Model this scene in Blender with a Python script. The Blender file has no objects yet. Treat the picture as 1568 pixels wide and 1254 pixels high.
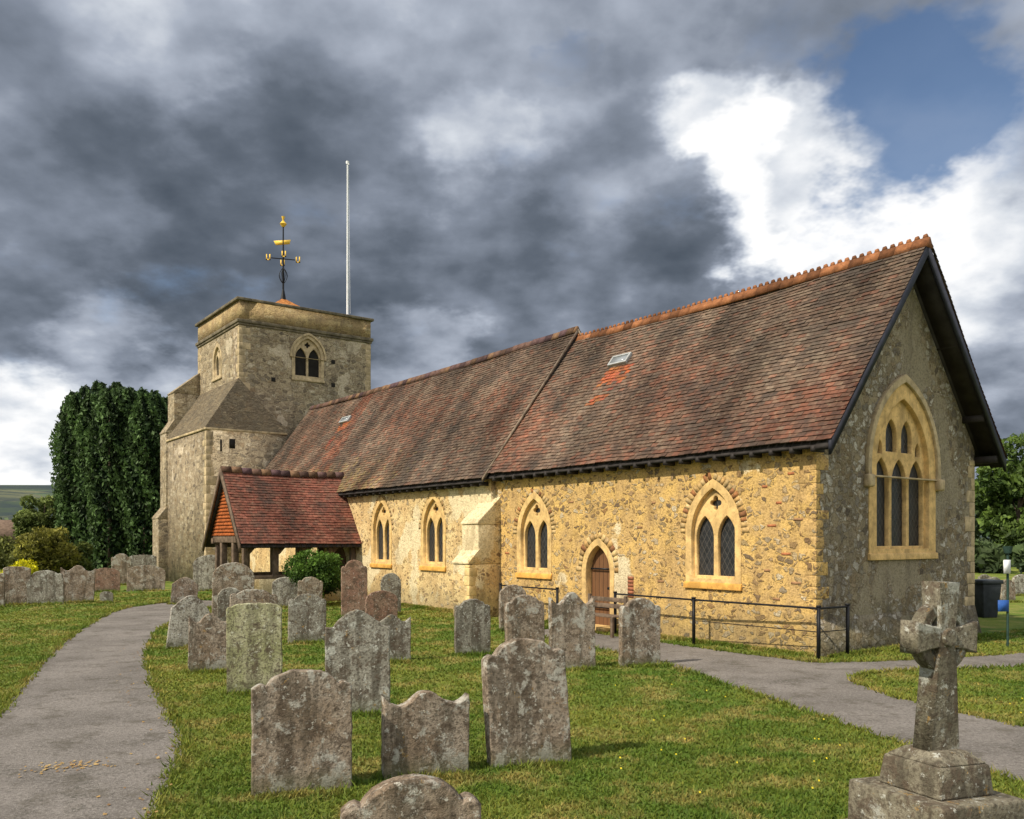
import bpy, math, random
import numpy as np
from mathutils import Vector, Matrix, noise
random.seed(7); rng=np.random.default_rng(7)
sc=bpy.context.scene
COL=sc.collection
# ------------------------------------------------------------------ helpers
class NT:
    def __init__(s,t): s.t=t
    def n(s,typ,props=None,ins=None):
        nd=s.t.nodes.new(typ)
        for k,v in (props or {}).items(): setattr(nd,k,v)
        for k,v in (ins or {}).items():
            sk=nd.inputs[k]
            if isinstance(v,bpy.types.NodeSocket): s.t.links.new(v,sk)
            else: sk.default_value=v
        return nd
    def math(s,op,a,b=0.0,c=0.0,clamp=False):
        return s.n('ShaderNodeMath',{'operation':op,'use_clamp':clamp},{0:a,1:b,2:c}).outputs[0]
    def vm(s,op,a,b=(0,0,0)):
        nd=s.n('ShaderNodeVectorMath',{'operation':op},{0:a,1:b}); return nd
    def noise(s,vec,scale,detail=4,rough=.55,dist=0.0,col=False):
        nd=s.n('ShaderNodeTexNoise',{},{'Vector':vec,'Scale':scale,'Detail':detail,'Roughness':rough,'Distortion':dist})
        return nd.outputs['Color'] if col else nd.outputs['Fac']
    def mr(s,v,a,b,c=0.0,d=1.0,smooth=True):
        nd=s.n('ShaderNodeMapRange',{'interpolation_type':'SMOOTHSTEP' if smooth else 'LINEAR'},{0:v,1:a,2:b,3:c,4:d}); return nd.outputs[0]
    def mix(s,f,a,b,mode='MIX'):
        nd=s.n('ShaderNodeMix',{'data_type':'RGBA','blend_type':mode},{0:f})
        for i,v in ((6,a),(7,b)):
            if isinstance(v,bpy.types.NodeSocket): s.t.links.new(v,nd.inputs[i])
            else: nd.inputs[i].default_value=(*v[:3],1)
        return nd.outputs[2]
    def ramp(s,f,stops,interp='LINEAR'):
        nd=s.n('ShaderNodeValToRGB',{},{0:f}); cr=nd.color_ramp; cr.interpolation=interp
        while len(cr.elements)<len(stops): cr.elements.new(.5)
        for e,(p,c) in zip(cr.elements,stops): e.position=p; e.color=(*c,1)
        return nd.outputs[0]
    def vec(s,v,sx=1,sy=1,sz=1):
        return s.vm('MULTIPLY',v,(sx,sy,sz)).outputs[0]
def new_mat(name):
    m=bpy.data.materials.new(name); m.use_nodes=True
    t=m.node_tree; b=t.nodes['Principled BSDF']; g=NT(t)
    b.inputs['Specular IOR Level'].default_value=.2
    return m,g,b
def setc(g,b,c,rough=.85,bump=None,bs=.3,bd=.02):
    if isinstance(c,bpy.types.NodeSocket): g.t.links.new(c,b.inputs['Base Color'])
    else: b.inputs['Base Color'].default_value=(*c,1)
    if isinstance(rough,bpy.types.NodeSocket): g.t.links.new(rough,b.inputs['Roughness'])
    else: b.inputs['Roughness'].default_value=rough
    if bump is not None:
        bn=g.n('ShaderNodeBump',{},{'Height':bump,'Strength':bs,'Distance':bd}); g.t.links.new(bn.outputs[0],b.inputs['Normal'])
def objco(g): return g.n('ShaderNodeTexCoord').outputs['Object']
def simple(name,c,rough=.7,var=.25,scale=6,bs=.2,metal=0,stain=0):
    m,g,b=new_mat(name); o=objco(g); n=g.noise(o,scale,4)
    dark=tuple(x*(1-var) for x in c); lite=tuple(min(1,x*(1+var)) for x in c)
    cc=g.mix(g.mr(n,.3,.7),dark,lite)
    if stain:
        cc=g.mix(g.mr(g.noise(g.vec(o,3,3,.8),1.5,5,.7),.5,.7,0,stain),cc,(.10,.085,.06))
        cc=g.mix(g.mr(g.noise(o,16,5,.75),.52,.66,0,.6),cc,tuple(x*.5 for x in c))
    setc(g,b,cc,rough,g.noise(o,scale*6,2),bs,.01)
    b.inputs['Metallic'].default_value=metal
    return m
def rubble(name,mort,mort2,stones,scale=6,zs=1.6,cover=.08,patch=.62,patchcol=(.62,.58,.48),stain=.35,bs=.6,hz=None,hidef=.3,edge=.1,stcol=(.17,.125,.08)):
    m,g,b=new_mat(name); o=objco(g)
    sx=g.n('ShaderNodeSeparateXYZ',{},{0:o})
    w=g.vm('SUBTRACT',g.noise(o,4.5,3,.6,col=True),(.5,.5,.5)).outputs[0]
    p=g.vm('ADD',o,g.vm('MULTIPLY',w,(.26,.26,.26)).outputs[0]).outputs[0]
    p=g.vec(p,1,1,zs)
    v=g.n('ShaderNodeTexVoronoi',{},{'Vector':p,'Scale':scale})
    e=g.n('ShaderNodeTexVoronoi',{'feature':'DISTANCE_TO_EDGE'},{'Vector':p,'Scale':scale})
    sep=g.n('ShaderNodeSeparateColor',{},{0:v.outputs['Color']})
    big=g.noise(o,.55,3,.6); med=g.noise(o,1.7,4,.6); fine=g.noise(o,22,5,.75)
    if hz: big=g.math('ADD',big,g.mr(g.math('ADD',sx.outputs[2],g.math('MULTIPLY',med,1.5)),hz[0],hz[1],0,hz[2]))
    thr=g.mr(med,.3,.7,cover*.5,cover*2.2)
    mask=g.mr(g.math('SUBTRACT',g.math('ADD',e.outputs['Distance'],g.math('MULTIPLY',g.math('SUBTRACT',fine,.4),.28)),thr),0.0,edge)
    hide=g.mr(sep.outputs[1],hidef-.06,hidef+.06)
    mask=g.math('MULTIPLY',mask,hide)
    pm=g.mr(g.math('ADD',big,g.math('MULTIPLY',g.math('SUBTRACT',fine,.5),.10)),patch,patch+.035)
    mask=g.math('MULTIPLY',mask,g.math('SUBTRACT',1.0,g.math('MULTIPLY',pm,.85)))
    k=len(stones); stc=g.ramp(sep.outputs[0],[(i/(k-1),c) for i,c in enumerate(stones)],'LINEAR')
    stc=g.mix(g.mr(g.noise(o,40,3,.7),.4,.7,0,.5),stc,(.14,.10,.06))
    mc=g.mix(g.mr(med,.38,.62),mort,mort2)
    mc=g.mix(pm,mc,patchcol)
    c=g.mix(mask,mc,stc)
    rim=g.mr(g.math('ABSOLUTE',g.math('SUBTRACT',mask,.45)),.0,.35,.45,0); c=g.mix(rim,c,(.20,.12,.05))
    c=g.mix(1.0,c,g.ramp(fine,[(.3,(.46,.42,.38)),(.54,(1,1,1)),(.8,(1.0,1.0,1.0))]),'MULTIPLY')
    st=g.noise(g.vec(o,2.2,2.2,.7),1.0,6,.75)
    c=g.mix(g.mr(st,.48,.66,0,stain),c,stcol)
    st2=g.noise(o,7,5,.75); c=g.mix(g.mr(st2,.56,.64,0,stain*.9),c,tuple(x*.9 for x in stcol))
    low=g.mr(g.math('ADD',sx.outputs[2],g.math('MULTIPLY',med,-.9)),-.3,.5,.4,0)
    c=g.mix(low,c,(.12,.12,.07))
    h=g.math('ADD',g.math('MULTIPLY',mask,.6),g.math('MULTIPLY',fine,.8))
    h=g.math('ADD',h,g.math('MULTIPLY',st2,.5))
    setc(g,b,c,.93,h,bs,.045)
    return m
def attr_mat(name,rough=.85,trans=0,nscale=14,amt=.45,lichen=None):
    m,g,b=new_mat(name); a=g.n('ShaderNodeAttribute',{'attribute_name':'Col'}).outputs['Color']
    o=objco(g); n=g.noise(o,nscale,3,.65)
    c=g.mix(1.0,a,g.ramp(n,[(.3,(1-amt,)*3),(.7,(1+amt*.5,)*3)]),'MULTIPLY')
    if lichen:
        l=g.mr(g.noise(o,9,6,.75),.58,.64,0,.5); c=g.mix(l,c,lichen)
        c=g.mix(g.mr(g.noise(o,.9,6,.7),.48,.64,0,.65),c,(.050,.042,.036))
    setc(g,b,c,rough,n,.35,.01)
    if trans:
        tr=g.n('ShaderNodeBsdfTranslucent',{},{'Color':c}); mx=g.n('ShaderNodeMixShader',{},{0:trans,1:b.outputs[0],2:tr.outputs[0]})
        g.t.links.new(mx.outputs[0],g.t.nodes['Material Output'].inputs[0])
    return m
def link(me,name,mat=None,parent=None,smooth=False):
    ob=bpy.data.objects.new(name,me); COL.objects.link(ob)
    if mat is not None:
        me.materials.clear(); me.materials.append(mat)
    if parent: ob.parent=parent
    if smooth: me.polygons.foreach_set('use_smooth',[True]*len(me.polygons))
    return ob
def empty(name,loc=(0,0,0),rz=0):
    e=bpy.data.objects.new(name,None); e.location=loc; e.rotation_euler=(0,0,rz); COL.objects.link(e); return e
def fast_mesh(name,verts,faces,cols=None):
    verts=np.asarray(verts,dtype=np.float32); faces=np.asarray(faces,dtype=np.int32)
    k=faces.shape[1]; me=bpy.data.meshes.new(name)
    me.vertices.add(len(verts)); me.vertices.foreach_set('co',verts.ravel())
    me.loops.add(faces.size); me.loops.foreach_set('vertex_index',faces.ravel())
    me.polygons.add(len(faces)); me.polygons.foreach_set('loop_start',np.arange(0,faces.size,k,dtype=np.int32))
    me.polygons.foreach_set('loop_total',np.full(len(faces),k,dtype=np.int32))
    me.update(calc_edges=True)
    if cols is not None:
        a=me.color_attributes.new('Col','FLOAT_COLOR','POINT')
        c=np.ones((len(verts),4),dtype=np.float32); c[:,:3]=cols; a.data.foreach_set('color',c.ravel())
    return me
class MB:
    def __init__(s): s.v=[];s.f=[];s.c=[]
    def quad(s,a,b,c,d,col=(1,1,1)):
        i=len(s.v); s.v+=[a,b,c,d]; s.f.append((i,i+1,i+2,i+3)); s.c+=[col]*4
    def hexa(s,p,col=(1,1,1)):
        i=len(s.v); s.v+=list(p); s.c+=[col]*8
        for q in ((0,3,2,1),(4,5,6,7),(0,1,5,4),(1,2,6,5),(2,3,7,6),(3,0,4,7)): s.f.append(tuple(i+k for k in q))
    def box(s,x0,x1,y0,y1,z0,z1,col=(1,1,1)):
        s.hexa([(x0,y0,z0),(x1,y0,z0),(x1,y1,z0),(x0,y1,z0),(x0,y0,z1),(x1,y0,z1),(x1,y1,z1),(x0,y1,z1)],col)
    def tube(s,p0,p1,r0,r1=None,n=8,col=(1,1,1)):
        r1=r0 if r1 is None else r1
        p0=Vector(p0);p1=Vector(p1);d=(p1-p0).normalized(); u=d.orthogonal().normalized(); w=d.cross(u)
        i=len(s.v)
        for p,r in((p0,r0),(p1,r1)):
            for k in range(n):
                a=2*math.pi*k/n; s.v.append(tuple(p+(u*math.cos(a)+w*math.sin(a))*r)); s.c.append(col)
        for k in range(n): s.f.append((i+k,i+(k+1)%n,i+n+(k+1)%n,i+n+k))
    def make(s,name,mat,parent=None,bevel=0,smooth=False):
        me=fast_mesh(name,s.v,s.f,s.c); ob=link(me,name,mat,parent,smooth)
        if bevel:
            md=ob.modifiers.new('b','BEVEL'); md.width=bevel; md.segments=2; md.limit_method='ANGLE'
        return ob
def plate_mesh(name,polys,depth,front=0.0,bevel=0.0):
    cu=bpy.data.curves.new(name,'CURVE'); cu.dimensions='2D'; cu.fill_mode='BOTH'; cu.extrude=max(0,depth/2-bevel); cu.bevel_depth=bevel; cu.bevel_resolution=1
    for poly in polys:
        sp=cu.splines.new('POLY'); sp.points.add(len(poly)-1)
        for i,(x,y) in enumerate(poly): sp.points[i].co=(x,y,0,1)
        sp.use_cyclic_u=True
    ob=bpy.data.objects.new(name,cu); COL.objects.link(ob)
    dg=bpy.context.evaluated_depsgraph_get(); me=bpy.data.meshes.new_from_object(ob.evaluated_get(dg))
    bpy.data.objects.remove(ob); bpy.data.curves.remove(cu)
    me.transform(Matrix.Translation((0,0,front-depth/2)))
    return me
def Ms(y0): return Matrix(((1,0,0,0),(0,0,-1,y0),(0,1,0,0),(0,0,0,1)))
def Me(x0): return Matrix(((0,0,1,x0),(1,0,0,0),(0,1,0,0),(0,0,0,1)))
def Mw(x0): return Matrix(((0,0,-1,x0),(-1,0,0,0),(0,1,0,0),(0,0,0,1)))
def Mn(y0): return Matrix(((-1,0,0,0),(0,0,1,y0),(0,1,0,0),(0,0,0,1)))
def plate(name,polys,depth,M,mat,parent,front=0.0,bevel=0.0):
    me=plate_mesh(name,polys,depth,front,bevel); me.transform(M); return link(me,name,mat,parent)
def gothic(cx,w,base,spring,apex,n=10):
    h=apex-spring; R=(w*w/4+h*h)/w; pts=[(cx-w/2,base),(cx+w/2,base)]
    a1=math.atan2(h,R-w/2)
    for i in range(n+1):
        a=a1*i/n; pts.append((cx+w/2-R+R*math.cos(a),spring+R*math.sin(a)))
    for i in range(n-1,-1,-1):
        a=a1*i/n; pts.append((cx-w/2+R-R*math.cos(a),spring+R*math.sin(a)))
    return pts
def foil(cx,cy,r,k=4,n=32,rot=0):
    return [(cx+r*(.62+.38*abs(math.cos(k*t/2+rot)))*math.cos(t),cy+r*(.62+.38*abs(math.cos(k*t/2+rot)))*math.sin(t)) for t in [2*math.pi*i/n for i in range(n)]]
# ------------------------------------------------------------------ camera
cam=bpy.data.cameras.new('camera'); camo=bpy.data.objects.new('camera',cam); COL.objects.link(camo)
camo.location=(0,0,2.0); camo.rotation_euler=(math.pi/2,0,0); cam.lens=1330/1568*36; cam.sensor_width=36; cam.shift_y=.1256
cam.clip_end=6000; cam.clip_start=.05; sc.camera=camo
def GP(u,v): y=2660/(v-824); return ((u-784)/1330*y,y)
# ------------------------------------------------------------------ sun & sky
S=Vector((-.84,-.54,0)).normalized()*math.cos(math.radians(44)); S.z=math.sin(math.radians(44))
su=bpy.data.lights.new('sun','SUN'); su.energy=5.0; su.angle=math.radians(.53); su.color=(1,.91,.75)
suo=bpy.data.objects.new('sun',su); COL.objects.link(suo); suo.rotation_euler=S.to_track_quat('Z','Y').to_euler(); suo.location=(-20,-20,40)
w=bpy.data.worlds.new('World'); sc.world=w; w.use_nodes=True; g=NT(w.node_tree); w.node_tree.nodes.clear()
sky=g.n('ShaderNodeTexSky',{'sky_type':'NISHITA','sun_disc':False,'sun_elevation':math.radians(44),'sun_rotation':math.atan2(S.x,S.y),'air_density':1.0,'dust_density':.3,'ozone_density':3.5})
d=g.n('ShaderNodeTexCoord').outputs['Generated']
dn=g.vm('NORMALIZE',d).outputs[0]
sx=g.n('ShaderNodeSeparateXYZ',{},{0:dn})
zz=g.math('ADD',g.math('MAXIMUM',sx.outputs[2],0.0),.42)
p=g.vm('DIVIDE',dn,g.n('ShaderNodeCombineXYZ',{},{0:zz,1:zz,2:zz}).outputs[0]).outputs[0]
p=g.vm('ADD',p,(3.7,1.1,.6)).outputs[0]
n1=g.noise(p,1.1,5,.48,.2)
off=g.vm('ADD',p,(-.10,.02,.12)).outputs[0]
n2=g.noise(p,2.1,6,.5,.15); n2b=g.noise(off,2.1,3,.5,.15)
n3=g.noise(p,5.5,6,.55); n3b=g.noise(g.vm('ADD',p,(-.05,.01,.05)).outputs[0],5.5,3,.55)
wv=g.vm('SUBTRACT',g.noise(p,3.0,6,.6,col=True),(.5,.5,.5)).outputs[0]
wv=g.vm('MULTIPLY',wv,(.32,.32,.32)).outputs[0]
dw=g.vm('NORMALIZE',g.vm('ADD',dn,wv).outputs[0]).outputs[0]
def blob(u,v,rdeg,amp,inner=.25):
    c=Vector(((u-784)/1330,1,(824-v)/1330)).normalized()
    dt=g.vm('DOT_PRODUCT',dw,tuple(c)).outputs['Value']
    return g.mr(dt,math.cos(math.radians(rdeg)),math.cos(math.radians(rdeg*inner)),0,amp)
val=g.math('ADD',.475,g.math('MULTIPLY',g.math('SUBTRACT',n1,.5),.55))
val=g.math('ADD',val,g.math('MULTIPLY',g.math('SUBTRACT',n2,n2b),1.2))
val=g.math('ADD',val,g.math('MULTIPLY',g.math('SUBTRACT',n3,n3b),.8))
for b_ in [(1100,215,4.5,.42),(1190,290,5.5,.40),(1150,350,3,.2),(1450,350,8,.26),(1300,440,7,.18),(1540,480,6,.12),(290,60,5,.12),(740,215,4,.14),(890,260,6,.12),(200,575,5,.30),(30,740,8,.40),(60,700,5,.15),(630,565,5,.3),(100,180,10,.10),(760,90,7,.04),
           (430,450,13,-.24),(60,430,12,-.24),(850,390,9,-.15),(700,470,8,-.14),(250,310,9,-.08),(1050,450,6,-.12),(1130,120,5,-.06)]:
    val=g.math('ADD',val,blob(*b_))
back=g.mr(sx.outputs[1],.35,-.25,0,.5)  # added brightness in the unseen sky behind the camera, lifts the shadows
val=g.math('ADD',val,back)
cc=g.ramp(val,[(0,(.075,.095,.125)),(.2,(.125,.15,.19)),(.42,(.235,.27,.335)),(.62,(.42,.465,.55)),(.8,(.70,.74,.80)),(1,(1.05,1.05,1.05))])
bl=g.math('ADD',g.math('ADD',blob(1390,175,7,.75),blob(835,15,3.5,.6)),blob(1550,60,10,.6))
bl=g.math('ADD',bl,blob(1270,90,6,.45))
bl=g.math('ADD',bl,g.math('MULTIPLY',g.math('SUBTRACT',n3,.5),2.4))
bl=g.math('ADD',bl,g.math('MULTIPLY',g.math('SUBTRACT',n2,.5),1.6))
bl=g.mr(bl,.20,1.0,0,.92)
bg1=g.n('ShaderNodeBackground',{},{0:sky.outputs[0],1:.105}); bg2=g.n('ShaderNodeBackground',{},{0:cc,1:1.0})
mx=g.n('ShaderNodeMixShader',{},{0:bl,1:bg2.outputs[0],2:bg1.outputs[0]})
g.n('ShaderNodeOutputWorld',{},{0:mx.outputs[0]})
# ------------------------------------------------------------------ materials
OCH=[(.46,.30,.13),(.24,.15,.08),(.64,.50,.29),(.36,.20,.08),(.72,.61,.42),(.50,.33,.15),(.16,.12,.09),(.56,.40,.18),(.34,.28,.20)]
m_south=rubble('flint_rubble_ochre',(.74,.49,.17),(.60,.40,.17),OCH,6.0,1.5,.10,.595,(.78,.66,.43),.5,.85,None,.32,.12,(.24,.15,.07))
m_east=rubble('flint_rubble_grey',(.37,.305,.20),(.28,.235,.16),[(.50,.46,.37),(.12,.10,.08),(.66,.61,.52),(.24,.18,.10),(.38,.30,.2),(.70,.66,.58),(.16,.13,.10)],6.8,1.2,.05,.63,(.35,.30,.21),.55,.9,(.8,3.6,.12),.12,.1,(.14,.115,.085))
m_nave=rubble('rendered_rubble',(.78,.59,.30),(.66,.46,.22),OCH,6.5,1.5,.12,.53,(.80,.67,.42),.45,.7,None,.42,.12,(.27,.19,.10))
m_tower=rubble('tower_rubble',(.54,.445,.30),(.40,.325,.22),[(.60,.49,.33),(.20,.165,.12),(.70,.61,.45),(.34,.25,.15),(.52,.43,.30),(.14,.12,.095)],3.3,2.0,.06,.60,(.62,.53,.39),.65,1.0,None,.12,.1,(.16,.125,.085))
m_dress=simple('dressed_limestone',(.64,.43,.18),.85,.22,5,.4,0,.4)
m_quoin=simple('quoin_stone',(.62,.45,.21),.88,.3,2.5,.5,0,.6)
m_dressg=simple('grey_limestone',(.46,.36,.22),.88,.25,5,.4,0,.45)
m_sill=simple('ochre_stone',(.64,.34,.08),.8,.25,5,.3,0,.2)
m_timb=simple('dark_timber',(.035,.03,.028),.7,.3,4,.3)
m_oak=simple('weathered_oak',(.14,.10,.07),.8,.35,8,.4)
m_black=simple('black_iron',(.012,.012,.014),.45,.2,10,.1)
m_white=simple('white_paint',(.75,.76,.78),.4,.08,5,.05)
m_gold=simple('gilded_metal',(.80,.52,.08),.35,.15,6,.05)
m_slate=simple('stone_slates',(.13,.115,.095),.85,.4,4,.6)
m_dark=simple('interior_dark',(.02,.018,.016),.9,.2,4,.1)
m_tile=attr_mat('clay_tile',.85,0,9,.45,(.19,.165,.11))
m_brick=attr_mat('brick',.9,0,12,.4)
m_leaf=attr_mat('foliage',.6,.25,1.2,.3)
def glassmat():
    m,g,b=new_mat('leaded_glass'); o=objco(g); s=g.n('ShaderNodeSeparateXYZ',{},{0:o})
    h=g.math('ADD',s.outputs[0],s.outputs[1])
    a=g.math('FRACT',g.math('MULTIPLY',g.math('ADD',h,g.math('MULTIPLY',s.outputs[2],.6)),8.0))
    c=g.math('FRACT',g.math('MULTIPLY',g.math('SUBTRACT',h,g.math('MULTIPLY',s.outputs[2],.6)),8.0))
    l=g.math('MAXIMUM',g.mr(g.math('ABSOLUTE',g.math('SUBTRACT',a,.5)),.42,.46),g.mr(g.math('ABSOLUTE',g.math('SUBTRACT',c,.5)),.42,.46))
    n=g.noise(o,9,3)
    setc(g,b,g.mix(l,g.mix(n,(.010,.011,.013),(.035,.037,.04)),(.065,.06,.055)),g.mr(n,.3,.7,.25,.5),g.noise(o,7,2),.25,.02)
    b.inputs['Specular IOR Level'].default_value=.3
    return m
m_glass=glassmat()
def doormat():
    m,g,b=new_mat('oak_door'); o=objco(g); s=g.n('ShaderNodeSeparateXYZ',{},{0:o})
    f=g.math('FRACT',g.math('MULTIPLY',s.outputs[0],8.0)); l=g.mr(g.math('ABSOLUTE',g.math('SUBTRACT',f,.5)),.44,.48)
    n=g.noise(g.vec(o,14,14,1.5),1.5,5)
    setc(g,b,g.mix(l,g.mix(n,(.09,.04,.02),(.22,.11,.05)),(.015,.01,.008)),.6,g.math('SUBTRACT',n,l),.4,.01); return m
m_door=doormat()
def grasscol(g,o):
    a=g.noise(o,.3,4,.62); b=g.noise(o,1.3,5,.65); c=g.noise(o,8,4,.7)
    col=g.mix(g.mr(a,.38,.62),(.105,.18,.022),(.21,.245,.04))
    col=g.mix(g.mr(b,.47,.64,0,.8),col,(.36,.31,.095))
    col=g.mix(g.mr(c,.40,.7,.0,.5),col,(.07,.115,.014))
    return col
def groundmat():
    m,g,b=new_mat('grass_ground'); o=objco(g)
    c=grasscol(g,o); f=g.noise(o,45,4,.8)
    c=g.mix(g.mr(f,.40,.75,.0,.5),c,(.05,.07,.015))
    setc(g,b,c,.95,f,.7,.04); return m
m_ground=groundmat()
def blademat():
    m,g,b=new_mat('grass_blade'); o=objco(g); at=g.n('ShaderNodeAttribute',{'attribute_name':'Col'}).outputs['Color']
    c=g.mix(1.0,grasscol(g,o),at,'MULTIPLY'); setc(g,b,c,.6)
    tr=g.n('ShaderNodeBsdfTranslucent',{},{'Color':c}); mx=g.n('ShaderNodeMixShader',{},{0:.35,1:b.outputs[0],2:tr.outputs[0]})
    g.t.links.new(mx.outputs[0],g.t.nodes['Material Output'].inputs[0]); return m
m_blade=blademat()
def asphalt():
    m,g,b=new_mat('worn_asphalt'); o=objco(g); a=g.noise(o,.8,5,.65); f=g.noise(o,60,3,.8); e=g.noise(o,2.4,6,.75)
    c=g.mix(g.mr(a,.35,.65),(.135,.12,.108),(.215,.193,.176)); c=g.mix(g.mr(f,.42,.66,0,.65),c,(.40,.37,.34)); c=g.mix(g.mr(e,.50,.64,0,.6),c,(.10,.088,.068))
    c=g.mix(g.mr(g.noise(o,30,3,.8),.54,.62,0,.65),c,(.055,.05,.04))
    v=g.n('ShaderNodeTexVoronoi',{'feature':'DISTANCE_TO_EDGE'},{'Vector':g.vm('ADD',o,g.vm('MULTIPLY',g.noise(o,2,5,.6,col=True),(1.2,1.2,1.2)).outputs[0]).outputs[0],'Scale':.3})
    c=g.mix(g.mr(v.outputs['Distance'],.0,.006,.5,0),c,(.05,.05,.035))
    setc(g,b,c,.9,f,.9,.018); return m
m_path=asphalt()
def gravemat(name,base,base2,lich=(.47,.45,.39),la=.55,orange=.62,moss=.6):
    m,g,b=new_mat(name); oi=g.n('ShaderNodeObjectInfo').outputs['Random']
    o0=objco(g); z0=g.n('ShaderNodeSeparateXYZ',{},{0:o0}).outputs[2]
    o=g.vm('ADD',o0,g.n('ShaderNodeCombineXYZ',{},{0:g.math('MULTIPLY',oi,37.0),1:g.math('MULTIPLY',oi,11.0),2:g.math('MULTIPLY',oi,23.0)}).outputs[0]).outputs[0]
    n=g.noise(o,3,4,.65); f=g.noise(o,32,4,.8); k=g.noise(o,4.2,8,.74,.25); q=g.noise(o,7,7,.74,.3); s=g.noise(g.vec(o,7,7,.9),1,5,.65); h=g.noise(o,15,5,.75)
    c=g.mix(g.mr(n,.38,.62),base,base2)
    c=g.mix(g.mr(f,.44,.62,0,.6),c,(.09,.07,.05))
    c=g.mix(g.mr(s,.48,.62,0,moss),c,(.06,.05,.035))
    c=g.mix(g.mr(q,.51,.58,0,.75),c,(.10,.072,.05))
    kk=g.math('ADD',k,g.math('MULTIPLY',g.math('ABSOLUTE',g.math('SUBTRACT',z0,.5)),.07))
    c=g.mix(g.mr(kk,la,la+.07,0,.85),c,lich)
    c=g.mix(g.mr(h,.59,.64,0,.8),c,tuple(min(.62,x*1.25) for x in lich))
    c=g.mix(g.mr(g.noise(o,9,7,.78,.2),orange,orange+.04,0,.8),c,(.40,.24,.07))
    c=g.mix(g.mr(f,.48,.68,0,.45),c,(.05,.04,.03))
    c=g.mix(g.mr(z0,.02,.22,.5,0),c,(.10,.11,.05))
    setc(g,b,c,.92,g.math('ADD',g.math('MULTIPLY',k,.8),f),.9,.022); return m
GM={'b':gravemat('lichened_brown_stone',(.27,.20,.14),(.39,.32,.25)),
    'g':gravemat('lichened_grey_stone',(.35,.33,.275),(.25,.23,.185),(.50,.50,.44),.57),
    'n':gravemat('algae_green_stone',(.33,.33,.17),(.46,.44,.28),(.52,.52,.38),.62,.8,.4),
    'r':gravemat('red_sandstone',(.28,.155,.11),(.35,.23,.165),(.45,.40,.34),.66,.75,.3),
    'w':gravemat('pale_limestone',(.55,.52,.45),(.40,.37,.31),(.60,.60,.55),.6,.72,.5)}
# ------------------------------------------------------------------ ground, paths, hills
me=bpy.data.meshes.new('ground'); Rg=2500; me.from_pydata([(-Rg,-Rg,0),(Rg,-Rg,0),(Rg,Rg,0),(-Rg,Rg,0)],[],[(0,1,2,3)]); link(me,'ground',m_ground)
def smooth_poly(pts,sub=8,jit=.03):
    out=[]; n=len(pts)
    for i in range(n):
        p0,p1,p2,p3=[Vector(pts[(i+k)%n]) for k in(-1,0,1,2)]
        for j in range(sub):
            t=j/sub; q=.5*((2*p1)+(p2-p0)*t+(2*p0-5*p1+4*p2-p3)*t*t+(3*p1-p0-3*p2+p3)*t**3)
            out.append((q.x+random.uniform(-jit,jit),q.y+random.uniform(-jit,jit)))
    return out
PL=[(-1.2,1.5),(-2.55,6.19),(-3.3,8.69),(-5.1,12.3),(-7.45,18.2),(-8.6,24),(-8.3,26.4),(-10.0,27.8),(-11.0,24.8),(-9.4,18.9),(-7.4,13.6),(-5.8,9.8),(-4.6,6.2),(-3.4,1.5)]
PR=[(3.7,2.5),(4.2,5),(4.15,7.07),(3.44,9.82),(2.86,12.04),(2.2,14.3),(.5,17.9),(1.0,19.2),(2.2,17.6),(4.4,14.5),(5.4,14.0),(8.4,14.9),(14,17),(14,15.6),(8.2,13.6),(5.6,13.0),(4.85,12.2),(4.85,10.9),(5.4,9.3),(6.6,7.4),(7,2.5)]
PLs=smooth_poly(PL,12,.04); PRs=smooth_poly(PR,12,.04)
for nm,pp in(('path',PLs),('path',PRs)):
    me=plate_mesh(nm,[pp],0,.006); link(me,nm,m_path)
def inpoly(x,y,poly):
    P=np.array(poly); r=np.zeros(len(x),bool); j=len(P)-1
    for i in range(len(P)):
        c=((P[i,1]>y)!=(P[j,1]>y))&(x<(P[j,0]-P[i,0])*(y-P[i,1])/(P[j,1]-P[i,1]+1e-12)+P[i,0]); r^=c; j=i
    return r
V=[];F=[];na=144;rad=[110,150,200,270,350,450,600,900]
for i in range(na):
    a=2*math.pi*i/na
    for r in rad:
        h=max(0,min(1,(r-120)/330)); h=h*h*(3-2*h)
        V.append((r*math.sin(a),r*math.cos(a),h*(27+14*noise.noise((math.sin(a)*2.2+3,math.cos(a)*2.2,r*.004)))-.3+2.5*h*noise.noise((a*25,r*.02,1))))
for i in range(na):
    for j in range(len(rad)-1):
        k=len(rad); F.append((i*k+j,((i+1)%na)*k+j,((i+1)%na)*k+j+1,i*k+j+1))
m,gg,b=new_mat('hill_fields'); o=objco(gg); vv=gg.n('ShaderNodeTexVoronoi',{},{'Vector':o,'Scale':.012}).outputs['Color']
vs=gg.n('ShaderNodeSeparateColor',{},{0:vv}).outputs[0]
c=gg.ramp(vs,[(0,(.04,.06,.045)),(.35,(.10,.14,.07)),(.6,(.045,.065,.06)),(.8,(.18,.18,.09)),(1,(.035,.055,.05))]); c=gg.mix(gg.mr(gg.noise(o,.05,5,.7),.42,.55,0,.9),c,(.03,.045,.05)); setc(gg,b,c,1)  # distance haze is painted in as a slight blue of fields and woods
link(fast_mesh('hills',V,F),'hills',m,smooth=True)
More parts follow.
